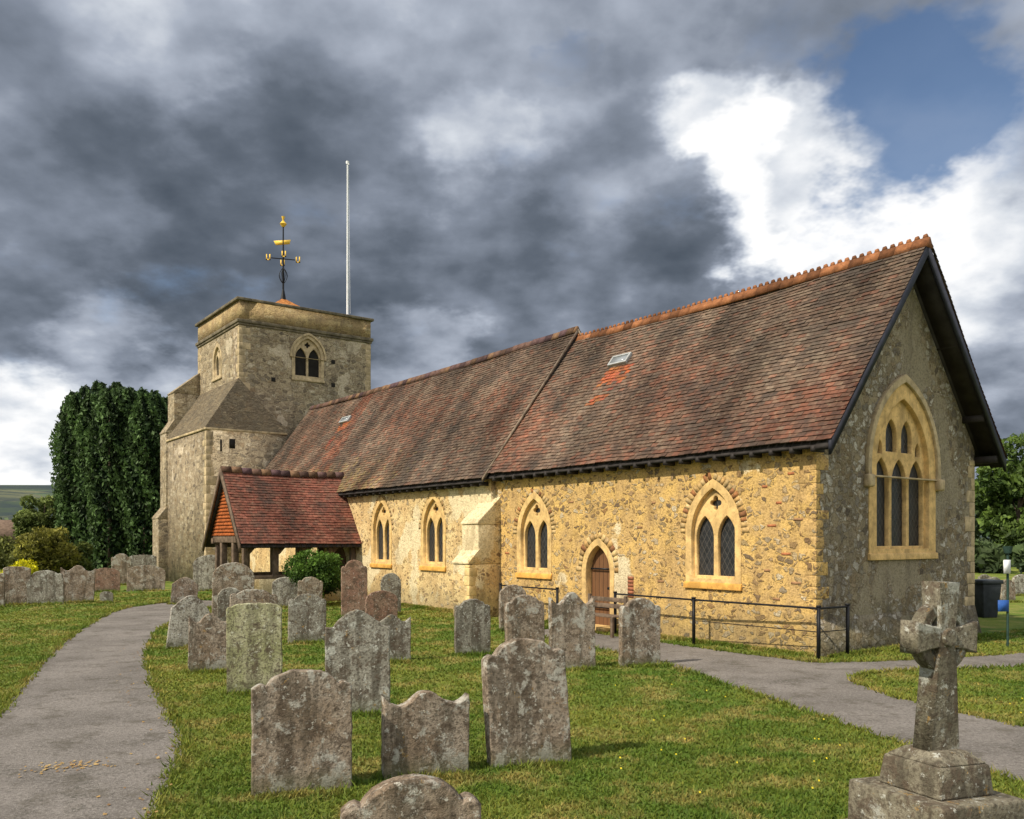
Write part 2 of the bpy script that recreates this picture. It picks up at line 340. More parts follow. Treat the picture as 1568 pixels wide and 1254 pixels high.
# ------------------------------------------------------------------ church
ANG=math.atan2(-.806,.592)
CH=empty('stone_church',(5.15,14.7,0),ANG)
def cw(X,Y): return (5.15+.592*X+.806*Y, 14.7-.806*X+.592*Y)
def tilecol(kind,a,b,L):
    n=noise.noise((a*.35,b*.5,3.1)); n2=noise.noise((a*1.6,b*.7,7.7)); n3=noise.noise((a*.8,b*.25,11.2)); r=random.random()
    br=(.145,.092,.063); red=(.22,.072,.040); dk=(.066,.054,.046); gy=(.16,.13,.095)
    if kind=='porch': mixv=[((.25,.08,.055),.6),(br,.25),((.28,.11,.07),.2),(dk,.15)]
    elif kind=='nave':
        mixv=[(br,.45),(red,.14+max(0,n)*.6),(dk,.2+max(0,-n)*.6),(gy,.28+.6*max(0,n2))]
        if b<1.6: mixv.append(((.28,.21,.075),.9*(1-b/1.6)*max(0,min(1,(-a-13)/8))))
        if -21<a+.25*b<-19.9: mixv.append((red,1.1))
    else:
        redw=.12+1.1*max(0,1-b/3.8)*(0.5+1.3*n)+.2*max(0,n); mixv=[(br,.5),(red,max(.05,redw)),(dk,.28+.7*max(0,-n2)),(gy,.18+.3*max(0,b/5))]
    t=sum(m_[1] for m_ in mixv); x=r*t
    for c,wt in mixv:
        x-=wt
        if x<=0: break
    base=[sum(m_[0][k]*m_[1] for m_ in mixv)/t for k in range(3)]
    s=(.84+.32*random.random())*(1+.5*n2+.55*n3)
    return tuple((.32*c[k]+.68*base[k])*s for k in range(3))
def gable_roof(name,mp,a0,a1,c,half,ze,zr,kind,parent,patches=()):
    L=math.hypot(half,zr-ze); dy=half/L; dz=(zr-ze)/L; mb=MB(); gauge=.105; tw=.17
    rows=int(L/gauge)
    def pt(side,a,b,h):
        sg=.06*noise.noise((a*.4,b*.45,side*5.0+a0))-.06*math.sin(math.pi*min(1,max(0,(a-a0)/(a1-a0))))*(b/L)
        h2=h+sg; return mp(a,c+side*(-half+b*dy-h2*dz), ze+b*dz+h2*dy)
    for side in(1,-1):
        for r in range(rows+1):
            b0=r*gauge; b1=min(b0+gauge*1.7,L); wob=random.uniform(-.004,.004)
            n=int((a1-a0)/tw)+1; o=(r%2)*.5*tw+random.uniform(-.01,.01)
            for i in range(-1,n+1):
                x0=max(a0,a0+i*tw+o); x1=min(a1,a0+(i+1)*tw+o-.004)
                if x1-x0<.03: continue
                col=tilecol(kind,x0,b0,L)
                for(pa0,pa1,pb0,pb1,pc) in patches:
                    if pa0<x0<pa1 and pb0<b0<pb1 and side==1 and random.random()<.85: col=tuple(k*random.uniform(.8,1.15) for k in pc)
                j=random.uniform(-.009,.009)+wob; hb=.032+random.uniform(-.004,.01)
                A=pt(side,x0,b0+j,hb);B=pt(side,x1,b0+j+random.uniform(-.005,.005),hb+random.uniform(-.005,.005));C=pt(side,x1,b1,.004);D=pt(side,x0,b1,.004)
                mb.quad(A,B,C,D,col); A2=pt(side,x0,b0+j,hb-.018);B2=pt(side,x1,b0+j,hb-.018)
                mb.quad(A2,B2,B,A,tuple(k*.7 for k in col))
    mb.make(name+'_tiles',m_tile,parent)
    mu=MB(); ns=24
    for side in(1,-1):
        for i in range(ns):
            xa=a0+.02+(a1-a0-.04)*i/ns; xb=a0+.02+(a1-a0-.04)*(i+1)/ns
            mu.hexa([mp(xa,c+side*(-half+.03),ze-.12),mp(xb,c+side*(-half+.03),ze-.12),mp(xb,c,zr-.22),mp(xa,c,zr-.22),
                     mp(xa,c+side*(-half+.03),ze-.07),mp(xb,c+side*(-half+.03),ze-.07),mp(xb,c,zr-.16),mp(xa,c,zr-.16)])
    mu.make(name+'_deck',m_timb,parent)
def ridge(name,mp,a0,a1,c,zr,parent,crest):
    mb=MB(); a=a0
    while a<a1-.05:
        e=min(a+.32,a1); k=random.random(); col=(.22+.12*k,.09+.05*k,.04+.02*k) if crest else (.18*(.6+.6*k),.105*(.6+.6*k),.07)
        if random.random()<.35: col=tuple(q*.55 for q in col)
        sg=-.06*math.sin(math.pi*(a-a0)/(a1-a0)); z=zr+sg+random.uniform(-.01,.01)
        mb.hexa([mp(a,c-.13,z-.13),mp(e-.01,c-.13,z-.13),mp(e-.01,c+.13,z-.13),mp(a,c+.13,z-.13),mp(a,c-.025,z+.06),mp(e-.01,c-.025,z+.06),mp(e-.01,c+.025,z+.06),mp(a,c+.025,z+.06)],col)
        if crest:
            for q in(.02,.18):
                mb.hexa([mp(a+q,c-.02,z+.055),mp(a+q+.11,c-.02,z+.055),mp(a+q+.11,c+.02,z+.055),mp(a+q,c+.02,z+.055),mp(a+q+.02,c-.018,z+.12),mp(a+q+.08,c-.018,z+.13),mp(a+q+.08,c+.018,z+.13),mp(a+q+.02,c+.018,z+.12)],col)
        a=e
    mb.make(name,m_brick,parent)
idm=lambda a,y,z:(a,y,z)
NEW=(.40,.12,.05)
YC=2.725
gable_roof('chancel_roof',idm,-9.5,.5,YC,3.02,3.61,7.45,'ch',CH,patches=[(-7.05,-6.2,2.55,3.25,NEW),(-6.6,-6.45,2.0,2.6,NEW),(-7.1,-6.5,1.9,2.3,(.3,.1,.05))])
ridge('chancel_ridge',idm,-9.4,.52,YC,7.47,CH,True)
gable_roof('nave_roof',idm,-27.35,-9.35,YC,3.17,3.52,7.74,'nave',CH,patches=[(-22.4,-21.5,3.2,3.6,(.36,.12,.05)),(-22.3,-22,2.3,3.2,(.25,.09,.05))])
ridge('nave_ridge',idm,-27.35,-9.35,YC,7.76,CH,False)
pmap=lambda a,y,z:(y,a,z)
gable_roof('porch_roof',pmap,-4.1,.5,-18.45,1.75,1.82,4.16,'porch',CH)
ridge('porch_ridge',pmap,-4.12,.1,-18.45,4.2,CH,False)
m_lead=simple('lead_flashing',(.36,.37,.37),.5,.15)
def rooflight(X,bb,half,ze,zr,wd=.6,ht=.3):
    L=math.hypot(half,zr-ze);dy=half/L;dz=(zr-ze)/L
    P=lambda a,b,h:(a,YC-half+b*dy-h*dz,ze+b*dz+h*dy)
    def bx(mb,x0,x1,b0,b1,h0,h1): mb.hexa([P(x0,b0,h0),P(x1,b0,h0),P(x1,b1,h0),P(x0,b1,h0),P(x0,b0,h1),P(x1,b0,h1),P(x1,b1,h1),P(x0,b1,h1)])
    mb=MB(); t=.05
    bx(mb,X,X+wd,bb,bb+t,0,.08);bx(mb,X,X+wd,bb+ht-t,bb+ht,0,.08);bx(mb,X,X+t,bb+t,bb+ht-t,0,.08);bx(mb,X+wd-t,X+wd,bb+t,bb+ht-t,0,.08)
    mb.make('rooflight_frame',m_lead,CH,.008)
    mb=MB(); bx(mb,X+t,X+wd-t,bb+t,bb+ht-t,0,.06); gm=simple('rooflight_glass',(.25,.27,.29),.12,.1); gm.node_tree.nodes['Principled BSDF'].inputs['Specular IOR Level'].default_value=.8; mb.make('rooflight_glass',gm,CH)
rooflight(-7.05,3.3,3.02,3.61,7.45,.65,.32); rooflight(-22.4,3.65,3.17,3.52,7.74,.75,.28)
# --- walls
def wallhole(cx,w,sill,spring,apex,e=.13): return gothic(cx,w+2*e,sill,spring,apex+e*1.25)
W=1.08; ee=.12
holes=[wallhole(cx,W,1.15,2.1,2.96,ee) for cx in(-2.25,-7.8)]
holes.append(wallhole(-5.5,.8,-.01+.06,1.25,1.85,.11))
plate('chancel_south_wall',[[(-9.4,-.3),(-.004,-.3),(-.004,3.62),(-9.4,3.62)]]+holes,.6,Ms(-.006),m_south,CH)
EWH=wallhole(YC,1.84,1.72,3.3,4.62,.22)
plate('chancel_east_wall',[[(0,-.3),(5.45,-.3),(5.45,3.85),(YC,7.28),(0,3.85)],EWH],.6,Me(0),m_east,CH)
plate('chancel_north_wall',[[(.6,-.3),(9.4,-.3),(9.4,3.62),(.6,3.62)]],.6,Mn(5.45),m_south,CH)
nh=[wallhole(cx,W,1.2,2.25,3.12,ee) for cx in(-12.25,-15.35)]
plate('nave_south_wall',[[(-27.3,-.3),(-9.4,-.3),(-9.4,3.62),(-27.3,3.62)]]+nh,.6,Ms(-.15),m_nave,CH)
plate('nave_north_wall',[[(9.4,-.3),(27.3,-.3),(27.3,3.62),(9.4,3.62)]],.6,Mn(5.6),m_nave,CH)
plate('nave_east_gable',[[(-.13,0),(5.58,0),(5.58,3.7),(YC,7.55),(-.13,3.7)]],.3,Me(-9.42),m_east,CH)
plate('nave_west_gable',[[(-5.58,0),(.13,0),(.13,3.7),(-YC,7.55),(-5.58,3.7)]],.3,Mw(-27.3),m_east,CH)
def vouss(cx,w,spring,apex,off,ln,M,n,cols,name='relieving_arch',low=0.0,proud=.006):
    h=(apex-spring); R0=(w*w/4+h*h)/w; mb=MB(); cxr=cx+w/2-R0; cxl=cx-w/2+R0
    r0=R0+off; amax=math.acos(max(-1,min(1,(R0-w/2)/r0)))
    for sgn in(1,-1):
        for i in range(n):
            if random.random()<.12 and ln<.2 and n>9: continue
            t0=-low+(amax+low)*i/n+.012*random.random(); t1=-low+(amax+low)*(i+1)/n-.012*random.random()-.004
            q=[]
            l=ln*random.uniform(.7,1.15); rj=r0+random.uniform(-.01,.01)
            for z in(-.05,proud+random.uniform(0,.006)):
                for(rr,t) in((rj,t0),(rj+l,t0),(rj+l,t1),(rj,t1)):
                    x=(cxr+rr*math.cos(t)) if sgn==1 else (cxl-rr*math.cos(t)); y=spring+rr*math.sin(t)
                    q.append(tuple(M@Vector((x,y,z))))
            c=random.choice(cols); s=random.uniform(.75,1.2); mb.hexa(q,tuple(k*s for k in c))
    mb.make(name,m_brick,CH)
BR=[(.46,.28,.11),(.34,.15,.06),(.50,.33,.14),(.28,.13,.06),(.54,.38,.18)]; ST=[(.60,.43,.2),(.54,.38,.18),(.45,.31,.16),(.36,.23,.10)]
def window(M,cx,w,sill,spring,apex,e,lights,dress,back=m_glass,extras=(),lsp=None,lap=None,sillmat=None,foilr=.15,mu=.075,fr=.045):
    nm='window'
    outer=gothic(cx,w+2*e+.02,sill-.02,spring,apex+e*1.25+.012,12); inner=gothic(cx,w,sill+.07,spring,apex,12)
    plate(nm+'_surround',[outer,inner],.22,M,dress,CH,.016,.008)
    lw=(w-2*fr-mu*(lights-1))/lights; hl=[]
    lsp=lsp if lsp is not None else spring-.05; lap=lap if lap is not None else lsp+lw*.92
    for i in range(lights):
        x=cx-w/2+fr+lw/2+i*(lw+mu); hl.append(gothic(x,lw,sill+.12,lsp,lap,8))
    if lights==2 and foilr: hl.append(foil(cx,spring+(apex-spring)*.66,foilr,4))
    hl+=list(extras)
    plate(nm+'_tracery',[gothic(cx,w+.02,sill+.05,spring,apex+.012,12)]+hl,.10,M,dress,CH,-.08,.012)
    plate(nm+'_glazing',[gothic(cx,w+.01,sill+.04,spring,apex+.005,12)],.02,M,back,CH,-.17)
    mb=MB(); W2=w/2+e+.04
    q=[(cx-W2,sill-.12,-.2),(cx+W2,sill-.12,-.2),(cx+W2,sill-.12,.06),(cx-W2,sill-.12,.06),(cx-W2,sill+.09,-.2),(cx+W2,sill+.09,-.2),(cx+W2,sill-.01,.05),(cx-W2,sill-.01,.05)]
    mb.hexa([tuple(M@Vector(p_)) for p_ in q]); mb.make(nm+'_sill',sillmat or dress,CH,.008)
for cx in(-2.25,-7.8):
    window(Ms(0),cx,W,1.15,2.1,2.96,ee,2,m_dress,sillmat=m_sill,lsp=2.0,lap=2.44); vouss(cx,W,2.1,2.96,.15,.15,Ms(0),14,BR,proud=.012)
for cx in(-12.25,-15.35):
    window(Ms(-.15),cx,W,1.2,2.25,3.12,ee,2,m_dress,sillmat=m_sill,lsp=2.15,lap=2.6); vouss(cx,W,2.25,3.12,.15,.10,Ms(-.15),10,ST)
ex=[gothic(YC+s*.265,.40,3.60,3.90,4.24,6) for s in(-1,1)]+[gothic(YC+s*.66,.20,3.55,3.66,3.84,5) for s in(-1,1)]
window(Me(0),YC,1.84,1.72,3.3,4.62,.22,3,m_dress,extras=ex,lsp=3.02,lap=3.50,sillmat=m_dress,mu=.07,fr=.05)
plate('hood_mould',[gothic(YC,2.50,3.12,3.3,5.06,14),gothic(YC,2.32,3.13,3.3,4.93,14)],.1,Me(0),m_dressg,CH,.07,.01)
mb=MB()
for s in(-1,1): mb.box(-.02,.13,YC+s*1.22-.10,YC+s*1.22+.10,2.92,3.15)
mb.make('hood_stops',m_dressg,CH,.04)
M=Ms(0)
plate('door_surround',[gothic(-5.5,.8+.24,.03,1.25,1.85+.14),gothic(-5.5,.8,.07,1.25,1.85)],.24,M,m_dress,CH,.018,.008)
plate('door_leaf',[gothic(-5.5,.82,.04,1.25,1.86)],.06,M,m_door,CH,-.16)
vouss(-5.5,.8,1.25,1.85,.15,.15,M,9,ST+BR,proud=.012)
mb=MB(); mb.box(-6.1,-4.9,-.35,.0,-.05,.09); mb.make('door_step',m_dress,CH,.01)
mb=MB()
for z in(.45,1.3): mb.box(-5.85,-5.25,.098,.103,z,z+.04)
mb.tube((-5.27,.09,.9),(-5.2,.09,.9),.03); mb.make('door_hinges',m_black,CH)
mb=MB()
for i in range(6): mb.box(-4.55,-4.38,-.016,.02,.75+i*.075,.815+i*.075,(.34,.13,.07))
for (x,z) in((-1.05,2.9),(-.75,2.6),(-.9,2.2),(-.6,1.7),(-1.0,1.4),(-.5,3.1),(-.8,.9),(-6.4,2.8),(-3.8,2.7),(-3.6,1.1),(-4.2,2.2),(-.35,2.3),(-.4,1.2),(-8.9,1.6)): 
    a=random.uniform(.1,.2); mb.box(x-a/2,x+a/2,-.012,.02,z,z+.045,random.choice([(.42,.16,.07),(.36,.2,.1)]))
mb.make('brick_repairs',m_brick,CH)
def quoins(name,x,y,sx,sy,z0,z1,mat,hmin=.2,hmax=.32,pr=.006,L=.36):
    mb=MB(); z=z0; k=0
    while z<z1:
        h=random.uniform(hmin,hmax); lx,ly=(L,L*.6) if k%2 else (L*.6,L); lx*=random.uniform(.6,1.25); ly*=random.uniform(.6,1.25)
        p=pr+random.uniform(0,.006)
        x0,x1=sorted((x-sx*lx,x+sx*p)); y0,y1=sorted((y-sy*ly,y+sy*p))
        mb.box(x0,x1,y0,y1,z,min(z+h-.006,z1)); z+=h;k+=1
    mb.make(name,mat,CH,.012)
quoins('corner_quoins',0,-.006,1,-1,.05,3.6,m_south,.16,.3,.003,.3); quoins('corner_quoins_north',0,5.45,1,1,.05,3.6,m_dressg)
mb=MB()
mb.hexa([(-.1,-.0,-.1),(.16,-.0,-.1),(.16,5.5,-.1),(-.1,5.5,-.1),(-.1,-.0,.62),(.01,-.0,.62),(.01,5.45,.62),(-.1,5.45,.62)])
mb.make('battered_plinth',m_east,CH)
def barge(x0,x1,half,ze,zr,name,mat,hh=.2,drop=.02):
    mb=MB()
    for s in(1,-1):
        y0=YC+s*(-half-.02)
        mb.hexa([(x0,y0,ze-hh-.03-drop),(x1,y0,ze-hh-.03-drop),(x1,YC,zr-hh-.03-drop),(x0,YC,zr-hh-.03-drop),(x0,y0,ze-drop),(x1,y0,ze-drop),(x1,YC,zr-drop),(x0,YC,zr-drop)])
    mb.make(name,mat,CH)
barge(.44,.49,3.02,3.61,7.45,'bargeboard',simple('navy_paint',(.03,.032,.045),.55,.2),.2)
barge(-9.36,-9.33,3.17,3.52,7.74,'nave_verge',simple('verge_mortar',(.22,.17,.125),.9,.4),.07,-.01)
barge(.18,.42,3.0,3.55,7.36,'soffit_boards',m_timb,.05)
mb=MB(); x=-26.8
while x<.3:
    if x>-9.3: mb.box(x,x+.07,-.28,.02,3.44,3.54)
    else: mb.box(x,x+.07,-.4,-.12,3.34,3.44)
    x+=.42
mb.make('rafter_feet',m_timb,CH)
mb=MB()
for yy,z in((5.0,4.35),(.45,4.35),(4.0,5.7),(5.5,3.55)): mb.box(0,.42,yy-.06,yy+.06,z-.02,z+.12)
mb.make('purlin_ends',m_timb,CH)
def buttress(name,x0,x1,yw,steps,mat,capm=None):
    mb=MB(); cap=MB()
    for pj,z0,z1,z2,pn in steps:
        mb.box(x0,x1,yw-pj,yw+.05,z0,z1)
        cap.hexa([(x0-.015,yw-pj-.03,z1),(x1+.015,yw-pj-.03,z1),(x1+.015,yw-pn+.05,z1),(x0-.015,yw-pn+.05,z1),(x0-.015,yw-pj-.03,z1+.05),(x1+.015,yw-pj-.03,z1+.05),(x1+.015,yw-pn+.05,z2),(x0-.015,yw-pn+.05,z2)])
    mb.make(name,mat,CH,.02); cap.make(name+'_weathering',capm or m_dressg,CH,.01)
buttress('buttress',-9.95,-9.2,0,[(.95,-.1,1.35,1.75,.68),(.68,1.35,2.35,3.1,.0)],m_nave,m_nave)
quoins('buttress_quoins',-9.2,-.95,1,-1,.05,1.33,m_quoin,.2,.28,.006,.3)
# ---------------- tower
TX0,TX1,TY0,TY1=-33.6,-27.8,-.36,5.84; BY=2.75
bel=wallhole(BY,1.25,9.1,10.05,10.9,.11)
plate('tower_east_wall',[[(TY0,0),(TY1,0),(TY1,11.2),(TY0,11.2)],bel],.7,Me(TX1),m_tower,CH)
bs_=wallhole(-30.7,1.0,9.25,10.0,10.65,.12)
plate('tower_south_wall',[[(TX0,0),(TX1-.7,0),(TX1-.7,11.2),(TX0,11.2)],bs_],.7,Ms(TY0),m_tower,CH)
plate('tower_north_wall',[[(-TX1+.7,0),(-TX0,0),(-TX0,11.2),(-TX1+.7,11.2)]],.7,Mn(TY1),m_tower,CH)
plate('tower_west_wall',[[(-TY1+.7,0),(-TY0-.7,0),(-TY0-.7,11.2),(-TY1+.7,11.2)]],.7,Mw(TX0),m_tower,CH)
window(Me(TX1),BY,1.25,9.1,10.05,10.9,.11,2,m_dressg,back=m_dark,lsp=9.98,lap=10.48,foilr=.15,mu=.07)
window(Ms(TY0),-30.7,1.0,9.25,10.0,10.65,.12,2,m_dressg,back=m_dark,lsp=9.95,lap=10.3,foilr=.11)
plate('belfry_hood',[gothic(BY,1.70,10.0,10.05,11.14,12),gothic(BY,1.54,10.01,10.05,11.04,12)],.1,Me(TX1),m_dressg,CH,.07)
ringm=rubble('parapet_stone',(.54,.41,.21),(.42,.30,.16),[(.56,.43,.23),(.40,.28,.14),(.60,.48,.28)],2.6,2.2,.05,.8,(.4,.3,.2),.6)
def ringbox(mb,x0,x1,y0,y1,z0,z1,th):
    mb.box(x0,x1,y0,y0+th,z0,z1); mb.box(x0,x1,y1-th,y1,z0,z1); mb.box(x0,x0+th,y0+th,y1-th,z0,z1); mb.box(x1-th,x1,y0+th,y1-th,z0,z1)
mb=MB(); ringbox(mb,TX0,TX1,TY0,TY1,11.32,12.12,.45); mb.make('tower_parapet',ringm,CH)
mb=MB(); e=.1; ringbox(mb,TX0-e,TX1+e,TY0-e,TY1+e,11.18,11.32,.6); e=.12; ringbox(mb,TX0-e,TX1+e,TY0-e,TY1+e,12.12,12.24,.62)
e=.05; ringbox(mb,TX0-e,TX1+e,TY0-e,TY1+e,11.08,11.18,.5)
mb.make('tower_string_courses',simple('weathered_coping',(.15,.125,.085),.9,.4,3,.5,0,.6),CH,.02)
cx_,cy_=(TX0+TX1)/2,(TY0+TY1)/2
mb=MB(); mb.box(TX0+.3,TX1-.3,TY0+.3,TY1-.3,11.3,11.4); mb.make('tower_roof_deck',m_slate,CH)
V=[(TX0+.6,TY0+.6,11.6),(TX1-.6,TY0+.6,11.6),(TX1-.6,TY1-.6,11.6),(TX0+.6,TY1-.6,11.6),(cx_,cy_,13.35)]
me=bpy.data.meshes.new('pyramid_cap'); me.from_pydata(V,[],[(0,1,4),(1,2,4),(2,3,4),(3,0,4)]); link(me,'pyramid_cap',simple('orange_clay',(.42,.17,.05),.85,.35,9,.6),CH)
m_tq=simple('tower_quoin_stone',(.46,.36,.22),.9,.3,3,.5,0,.7)
for(x,y,sx_,sy_) in((TX1,TY0,1,-1),(TX1,TY1,1,1),(TX0,TY0,-1,-1)):
    quoins('tower_quoins',x,y,sx_,sy_,6.5 if y<0 else 5,11.05,m_tq,.2,.4,.004,.42)
mb=MB()
for y,z in((1.15,8.9),(3.95,10.0),(3.95,8.95)): mb.box(TX1-.1,TX1+.006,y-.13,y+.13,z-.13,z+.13)
mb.make('putlog_openings',m_dark,CH,.05)
EX=-27.42; SY=-1.85; WX=-33.3; zc=6.57
mb=MB(); mb.box(WX,EX,SY,1.6,-.1,zc-.1); mb.make('tower_lower_stage',m_tower,CH)
mb=MB(); mb.box(WX-.05,EX+.06,SY-.06,1.62,zc-.1,zc); mb.make('stage_string',m_tq,CH,.02)
A=(EX+.06,SY-.06,zc);B=(EX+.06,1.62,zc);B2=(TX1,1.62,zc);T=(TX1+.02,TY0-.02,8.8);T2=(WX,TY0-.02,8.8);C=(WX-.05,SY-.06,zc)
m_sr=rubble('stone_slate_roof',(.23,.185,.12),(.165,.14,.10),[(.30,.245,.17),(.13,.11,.085),(.36,.30,.2),(.10,.09,.07)],4,5.0,.04,.8,(.2,.2,.15),.5,1.0)
me=bpy.data.meshes.new('stage_weathering'); me.from_pydata([A,B,B2,T,T2,C],[],[(0,1,3),(1,2,3),(0,3,4,5),(5,4,2)]); link(me,'stage_weathering',m_sr,CH)
quoins('stage_quoins',EX,SY,1,-1,.05,zc-.12,m_tq,.2,.4,.004,.42)
buttress('tower_buttress',-34.3,-33.25,TY0,[(1.9,-.1,2.9,3.5,1.55),(1.55,2.9,6.9,7.6,1.2),(1.2,6.9,8.8,9.9,.0)],m_tower,m_tower)
mb=MB(); mb.box(EX-.02,EX+.004,-1.28,-1.2,5.6,6.1); mb.box(EX-.02,EX+.004,-.9,-.65,5.75,6.15); mb.make('stair_slit',m_dark,CH)
# ---------------- porch
mb=MB(); px0,px1=-19.85,-17.05
mb.box(px0,px0+.25,-3.75,-.15,-.1,.75); mb.box(px1-.25,px1,-3.75,-.15,-.1,.75); mb.box(px0,px0+.75,-3.9,-3.75,-.1,.75); mb.box(px1-.75,px1,-3.9,-3.75,-.1,.75)
mb.make('porch_dwarf_wall',m_nave,CH,.01)
mb=MB()
for x in(px0+.12,px1-.12):
    for y in(-3.8,-2.85,-1.95,-1.05,-.25): mb.box(x-.08,x+.08,y-.08,y+.08,.75,1.95)
    mb.box(x-.1,x+.1,-3.9,-.15,.75,.86); mb.box(x-.1,x+.1,-4.0,-.15,1.82,2.0)
    for y in(-3.8,-2.85,-1.95,-1.05):
        mb.hexa([(x-.05,y+.08,1.5),(x+.05,y+.08,1.5),(x+.05,y+.12,1.5),(x-.05,y+.12,1.5),(x-.05,y+.08,1.82),(x+.05,y+.08,1.82),(x+.05,y+.4,1.82),(x-.05,y+.4,1.82)])
for x in(-19.0,-17.9): mb.box(x-.09,x+.09,-3.95,-3.77,-.1,2.25)
mb.box(px0-.1,px1+.1,-3.96,-3.78,1.86,2.06)
mb.make('porch_oak_frame',m_oak,CH,.01)
mb=MB()
for s in(1,-1):
    x0=-18.45+s*1.78
    mb.hexa([(x0,-4.16,1.56),(x0,-4.10,1.56),(-18.45,-4.10,3.96),(-18.45,-4.16,3.96),(x0,-4.16,1.80),(x0,-4.10,1.80),(-18.45,-4.10,4.20),(-18.45,-4.16,4.20)])
mb.make('porch_bargeboards',m_oak,CH)
mb=MB(); z=2.08
while z<3.9:
    hw=(4.02-z)/(4.16-1.82)*1.75-.05; x=-18.45-hw
    while x<-18.45+hw-.02:
        k=random.uniform(.8,1.15); mb.hexa([(x,-3.99,z),(min(x+.16,-18.45+hw),-3.99,z),(min(x+.16,-18.45+hw),-3.9,z),(x,-3.9,z),(x,-3.93,z+.12),(min(x+.16,-18.45+hw),-3.93,z+.12),(min(x+.16,-18.45+hw),-3.9,z+.12),(x,-3.9,z+.12)],(.50*k,.14*k,.04*k)); x+=.165
    z+=.11
mb.make('porch_tile_hanging',m_brick,CH)
plate('porch_gable_back',[[(-20.0,2.0),(-16.9,2.0),(-18.45,4.0)]],.05,Ms(-3.88),m_dark,CH)
plate('porch_inner_door',[gothic(-18.45,1.2,0,1.2,1.75)],.05,Ms(-.17),m_door,CH)
# ---------------- vane, flagpole
wv_=empty('weather_vane',(*cw(cx_,cy_),0)); zb=13.25
mb=MB(); mb.tube((0,0,zb),(0,0,17.0),.05,.03); mb.tube((0,0,zb),(0,0,zb+.5),.14,.05)
for a in(0,math.pi/2): mb.tube((-.55*math.cos(a+.3),-.55*math.sin(a+.3),15.2),(.55*math.cos(a+.3),.55*math.sin(a+.3),15.2),.025)
for k in range(8):
    a=k*math.pi/4
    for j in range(6):
        t0=j/6;t1=(j+1)/6; f=lambda t:(.20*math.sin(math.pi*t)*math.cos(a),.20*math.sin(math.pi*t)*math.sin(a),14.0+.8*t)
        mb.tube(f(t0),f(t1),.014,n=4)
mb.make('spindle',m_black,wv_)
mb=MB()
for k in range(4):
    a=k*math.pi/2+.3; x,y=.68*math.cos(a),.68*math.sin(a); mb.box(x-.10,x+.10,y-.02,y+.02,15.08,15.13);mb.box(x-.10,x-.05,y-.02,y+.02,15.08,15.36); mb.box(x+.05,x+.1,y-.02,y+.02,15.08,15.36)
mb.hexa([(-.35,-.02,15.85),(.3,-.02,15.9),(.3,.02,15.9),(-.35,.02,15.85),(-.45,-.02,16.05),(.35,-.02,16.1),(.35,.02,16.1),(-.45,.02,16.05)])
mb.tube((0,0,16.7),(0,0,16.85),.05,.17);mb.tube((0,0,16.85),(0,0,17.0),.17,.05); mb.tube((0,0,17.0),(0,0,17.2),.04,.09,n=6)
mb.make('cardinal_letters',m_gold,wv_)
fp=empty('flagpole',(*cw(-28.5,5.0),0)); mb=MB(); mb.tube((0,0,11.3),(0,0,19.5),.06,.035); mb.tube((0,0,19.5),(0,0,19.62),.08,.08); mb.tube((.12,0,12.5),(.05,0,19.4),.008,n=4); mb.make('pole',m_white,fp)
# ---------------- handrail
hr=empty('handrail',(5.15,14.7,0),ANG); mb=MB()
P=[(-8.6,-.42),(-6.4,-.42),(-4.5,-.42),(-2.35,-.42),(.25,-.30),(.30,.45)]
for x,y in P: mb.box(x-.022,x+.022,y-.022,y+.022,-.05,.86); mb.box(x-.03,x+.03,y-.03,y+.03,.86,.89)
for (a,b_) in zip(P[:-1],P[1:]):
    if a==P[1]: continue
    mb.tube((a[0],a[1],.84),(b_[0],b_[1],.84),.018)
    if a[0]>-3: mb.tube((a[0],a[1],.45),(b_[0],b_[1],.45),.008)
mb.make('rails',m_black,hr)
# ---------------- gravestones
def prof(style):
    P=[]; n=40
    for i in range(n+1):
        x=1-2*i/n; a=abs(x)
        if style=='s': y=.86+.03*math.sin((a-.72)/.28*math.pi) if a>.72 else .84+.16*math.sqrt(max(0,1-(a/.74)**2))
        elif style=='w': y=.92+.08*math.cos(2*math.pi*x*.75)
        elif style=='g': y=.84-.03*(a-.7) if a>.72 else .86+.14*(1-(a/.72)**1.5)
        elif style=='r': y=.74+.26*math.sqrt(max(0,1-a*a))
        elif style=='p': y=.72+.28*(1-a**1.6)
        else: y=.94+.06*math.sqrt(max(0,1-a*a))
        P.append((x,y))
    return P
GR=[]
MZ=Matrix(((1,0,0,0),(0,0,-1,0),(0,1,0,0),(0,0,0,1)))
def stone(u0,u1,vt,vb,style,mat,th=.1,rz=20,lean=0,tilt=0,name='gravestone'):
    x,y=GP((u0+u1)/2,vb); rz=math.radians(rz)
    view=math.atan2(x,y); wd=(u1-u0)/1330*y/math.cos(rz+view)*.97
    th=min(th,wd*.2); h=(vb-vt)/1330*y
    pf=prof(style); side=[(1,k/12) for k in range(-3,int(pf[0][1]*12))]
    pp=side+pf+[(-a,b) for a,b in side[::-1]]
    sd=random.random()*99
    pts=[(px*wd/2+.009*noise.noise((px*3+sd,py*9,1))+random.uniform(-.002,.002),py*h+.012*noise.noise((px*6,py*3,sd))+random.uniform(-.002,.002)) for px,py in pp][::-1]
    me=plate_mesh(name,[pts],th,th/2,.012); me.transform(MZ)
    ob=link(me,name,GM[mat]); ob.location=(x,y,0); ob.rotation_euler=(math.radians(tilt),math.radians(lean),rz); GR.append((x,y,wd)); return ob
